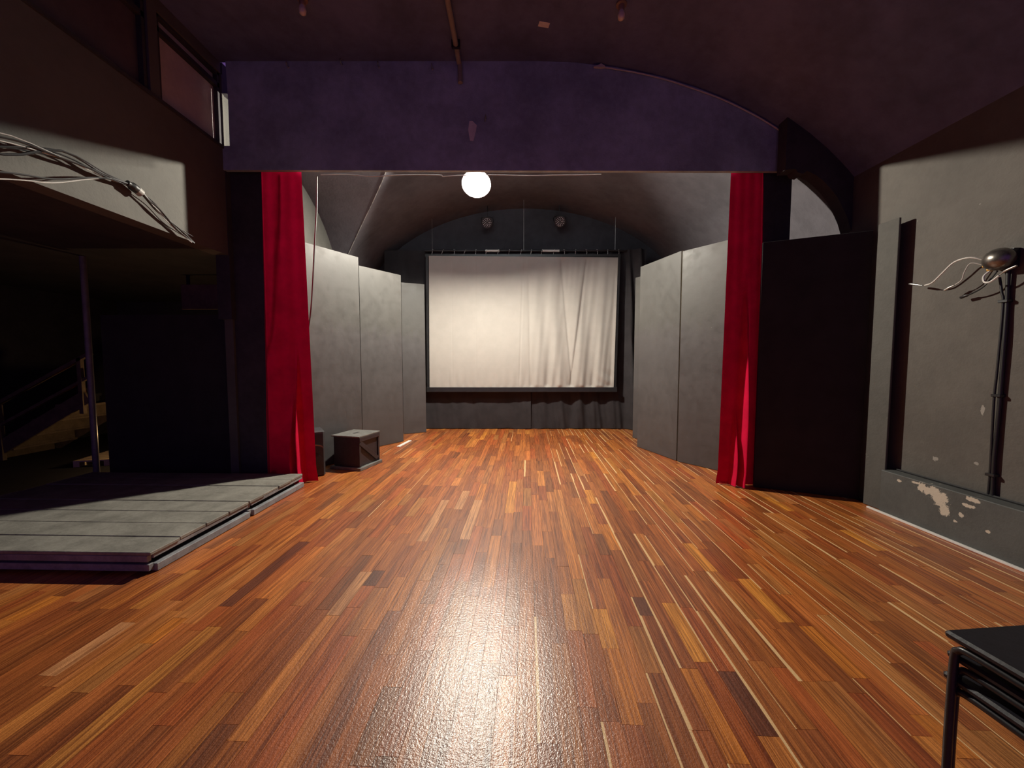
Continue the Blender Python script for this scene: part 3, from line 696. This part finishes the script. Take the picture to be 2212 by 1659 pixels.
# ================================================================ DARK RECESS AT THE LEFT
mp = thing('masking_screen', 'tall black masking panel in the side opening left of the stage', 'panel', (-4.25, 4.78, 0))
MB().box(-.83, .76, 0, .025, .0, 2.07).build('panel', BLACKCLOTH, mp)
for x in (-.8, .73): MB().box(x - .03, x + .03, .025, .065, 0, 2.07).build('stile', RAWWOOD, mp)
ps = thing('steel_post', 'slim dark metal post at the edge of the black masking panel', 'post', (-5.16, 4.70, 0))
MB().lathe([(.032, .012), (.032, 2.755)], 14).build('tube', paint('post_grey', (.16, .15, .17), .3, .2, 8, .05), ps)
MB().lathe([(.075, 0), (.075, .012), (.05, .016)], 16).build('foot_plate', BLACKMETAL, ps)
pb = thing('pelmet', 'brownish board hanging in the dark above the black masking panel', 'board', (-4.42, 5.7, 2.26))
MB().box(-.43, .43, 0, .03, 0, .36).build('board', paint('brown_board', (.20, .13, .08), .6, .25, 4, .1), pb, bevel=.003)
for x in (-.35, .35): MB().box(x - .02, x + .02, .03, .05, .2, .5).build('hanger', BLACKMETAL, pb)
stt = thing('wooden_stair', 'small wooden stair with handrails in the dark at the far left', 'stair', (-7.9, 5.7, 0))
SW = paint('stair_wood', (.16, .12, .08), .6, .3, 9, .1)
for k in range(4):
    MB().box(.36 * k, .36 * k + .42, 0, .85, .16 + .22 * k, .195 + .22 * k).build('tread', SW, stt, bevel=.004)
    MB().box(.36 * k + .03, .36 * k + .05, .03, .82, max(0, .22 * k - .03), .16 + .22 * k).build('riser', SW, stt)
for y in (-.03, .85): MB().bar((0.0, y + .015, .06), (1.6, y + .015, .98), .03, .2).build('stringer', SW, stt)
for x, z in ((.25, .30), (1.5, 1.0)): MB().box(x, x + .06, -.05, .0, z - .28, z + .55).build('newel_post', SW, stt)
MB().bar((.1, -.025, .78), (1.7, -.025, 1.62), .05, .05).build('handrail', SW, stt)
MB().bar((.1, -.025, .45), (1.7, -.025, 1.29), .04, .04).build('lower_rail', SW, stt)
pl = thing('floor_slats', 'pale wooden pallet on the floor beside the dark stair', 'slats', (-6.2, 5.35, 0), math.radians(15))  # raised pale slats take the place of whitish, lit floor boards
for i in range(6): MB().box(.0, .75, i * .12, i * .12 + .095, .07, .09).build('slat', RAWWOOD, pl)
for x in (0, .35, .68): MB().box(x, x + .07, 0, .695, 0, .07).build('bearer', RAWWOOD, pl)
wl_ = thing('work_lamp', 'small warm lamp hidden behind the black masking panel', 'lamp', (-5.05, 5.75, 0))
MB().lathe([(.06, 0), (.06, .02), (.015, .03), (.015, .40), (.03, .42)], 14).build('stand', BLACKMETAL, wl_)
MB().lathe([(.02, .42), (.045, .46), (.05, .50), (.035, .545), (.01, .56)], 14).build('bulb', emit('warm_bulb', (1, .62, .28), 120), wl_)
ind = thing('power_indicator', 'tiny red glowing indicator on a small box in the dark left recess', 'indicator', (-6.55, 5.95, .86))
MB().box(-.09, .09, -.08, .08, .1, .14).build('box', BLACKMETAL, ind)
MB().box(-.07, .07, -.06, .06, .0, .1).build('base', BLACKMETAL, ind)
for i in range(3): MB().box(-.012, .012, -.088, -.08, .145 + .026 * i, .155 + .026 * i).build('segment', emit('red_segment%d' % i, (1, .03, .02), 3), ind)
MB().box(-.03, .03, -.08, .0, .14, .225).build('display', BLACKMETAL, ind)
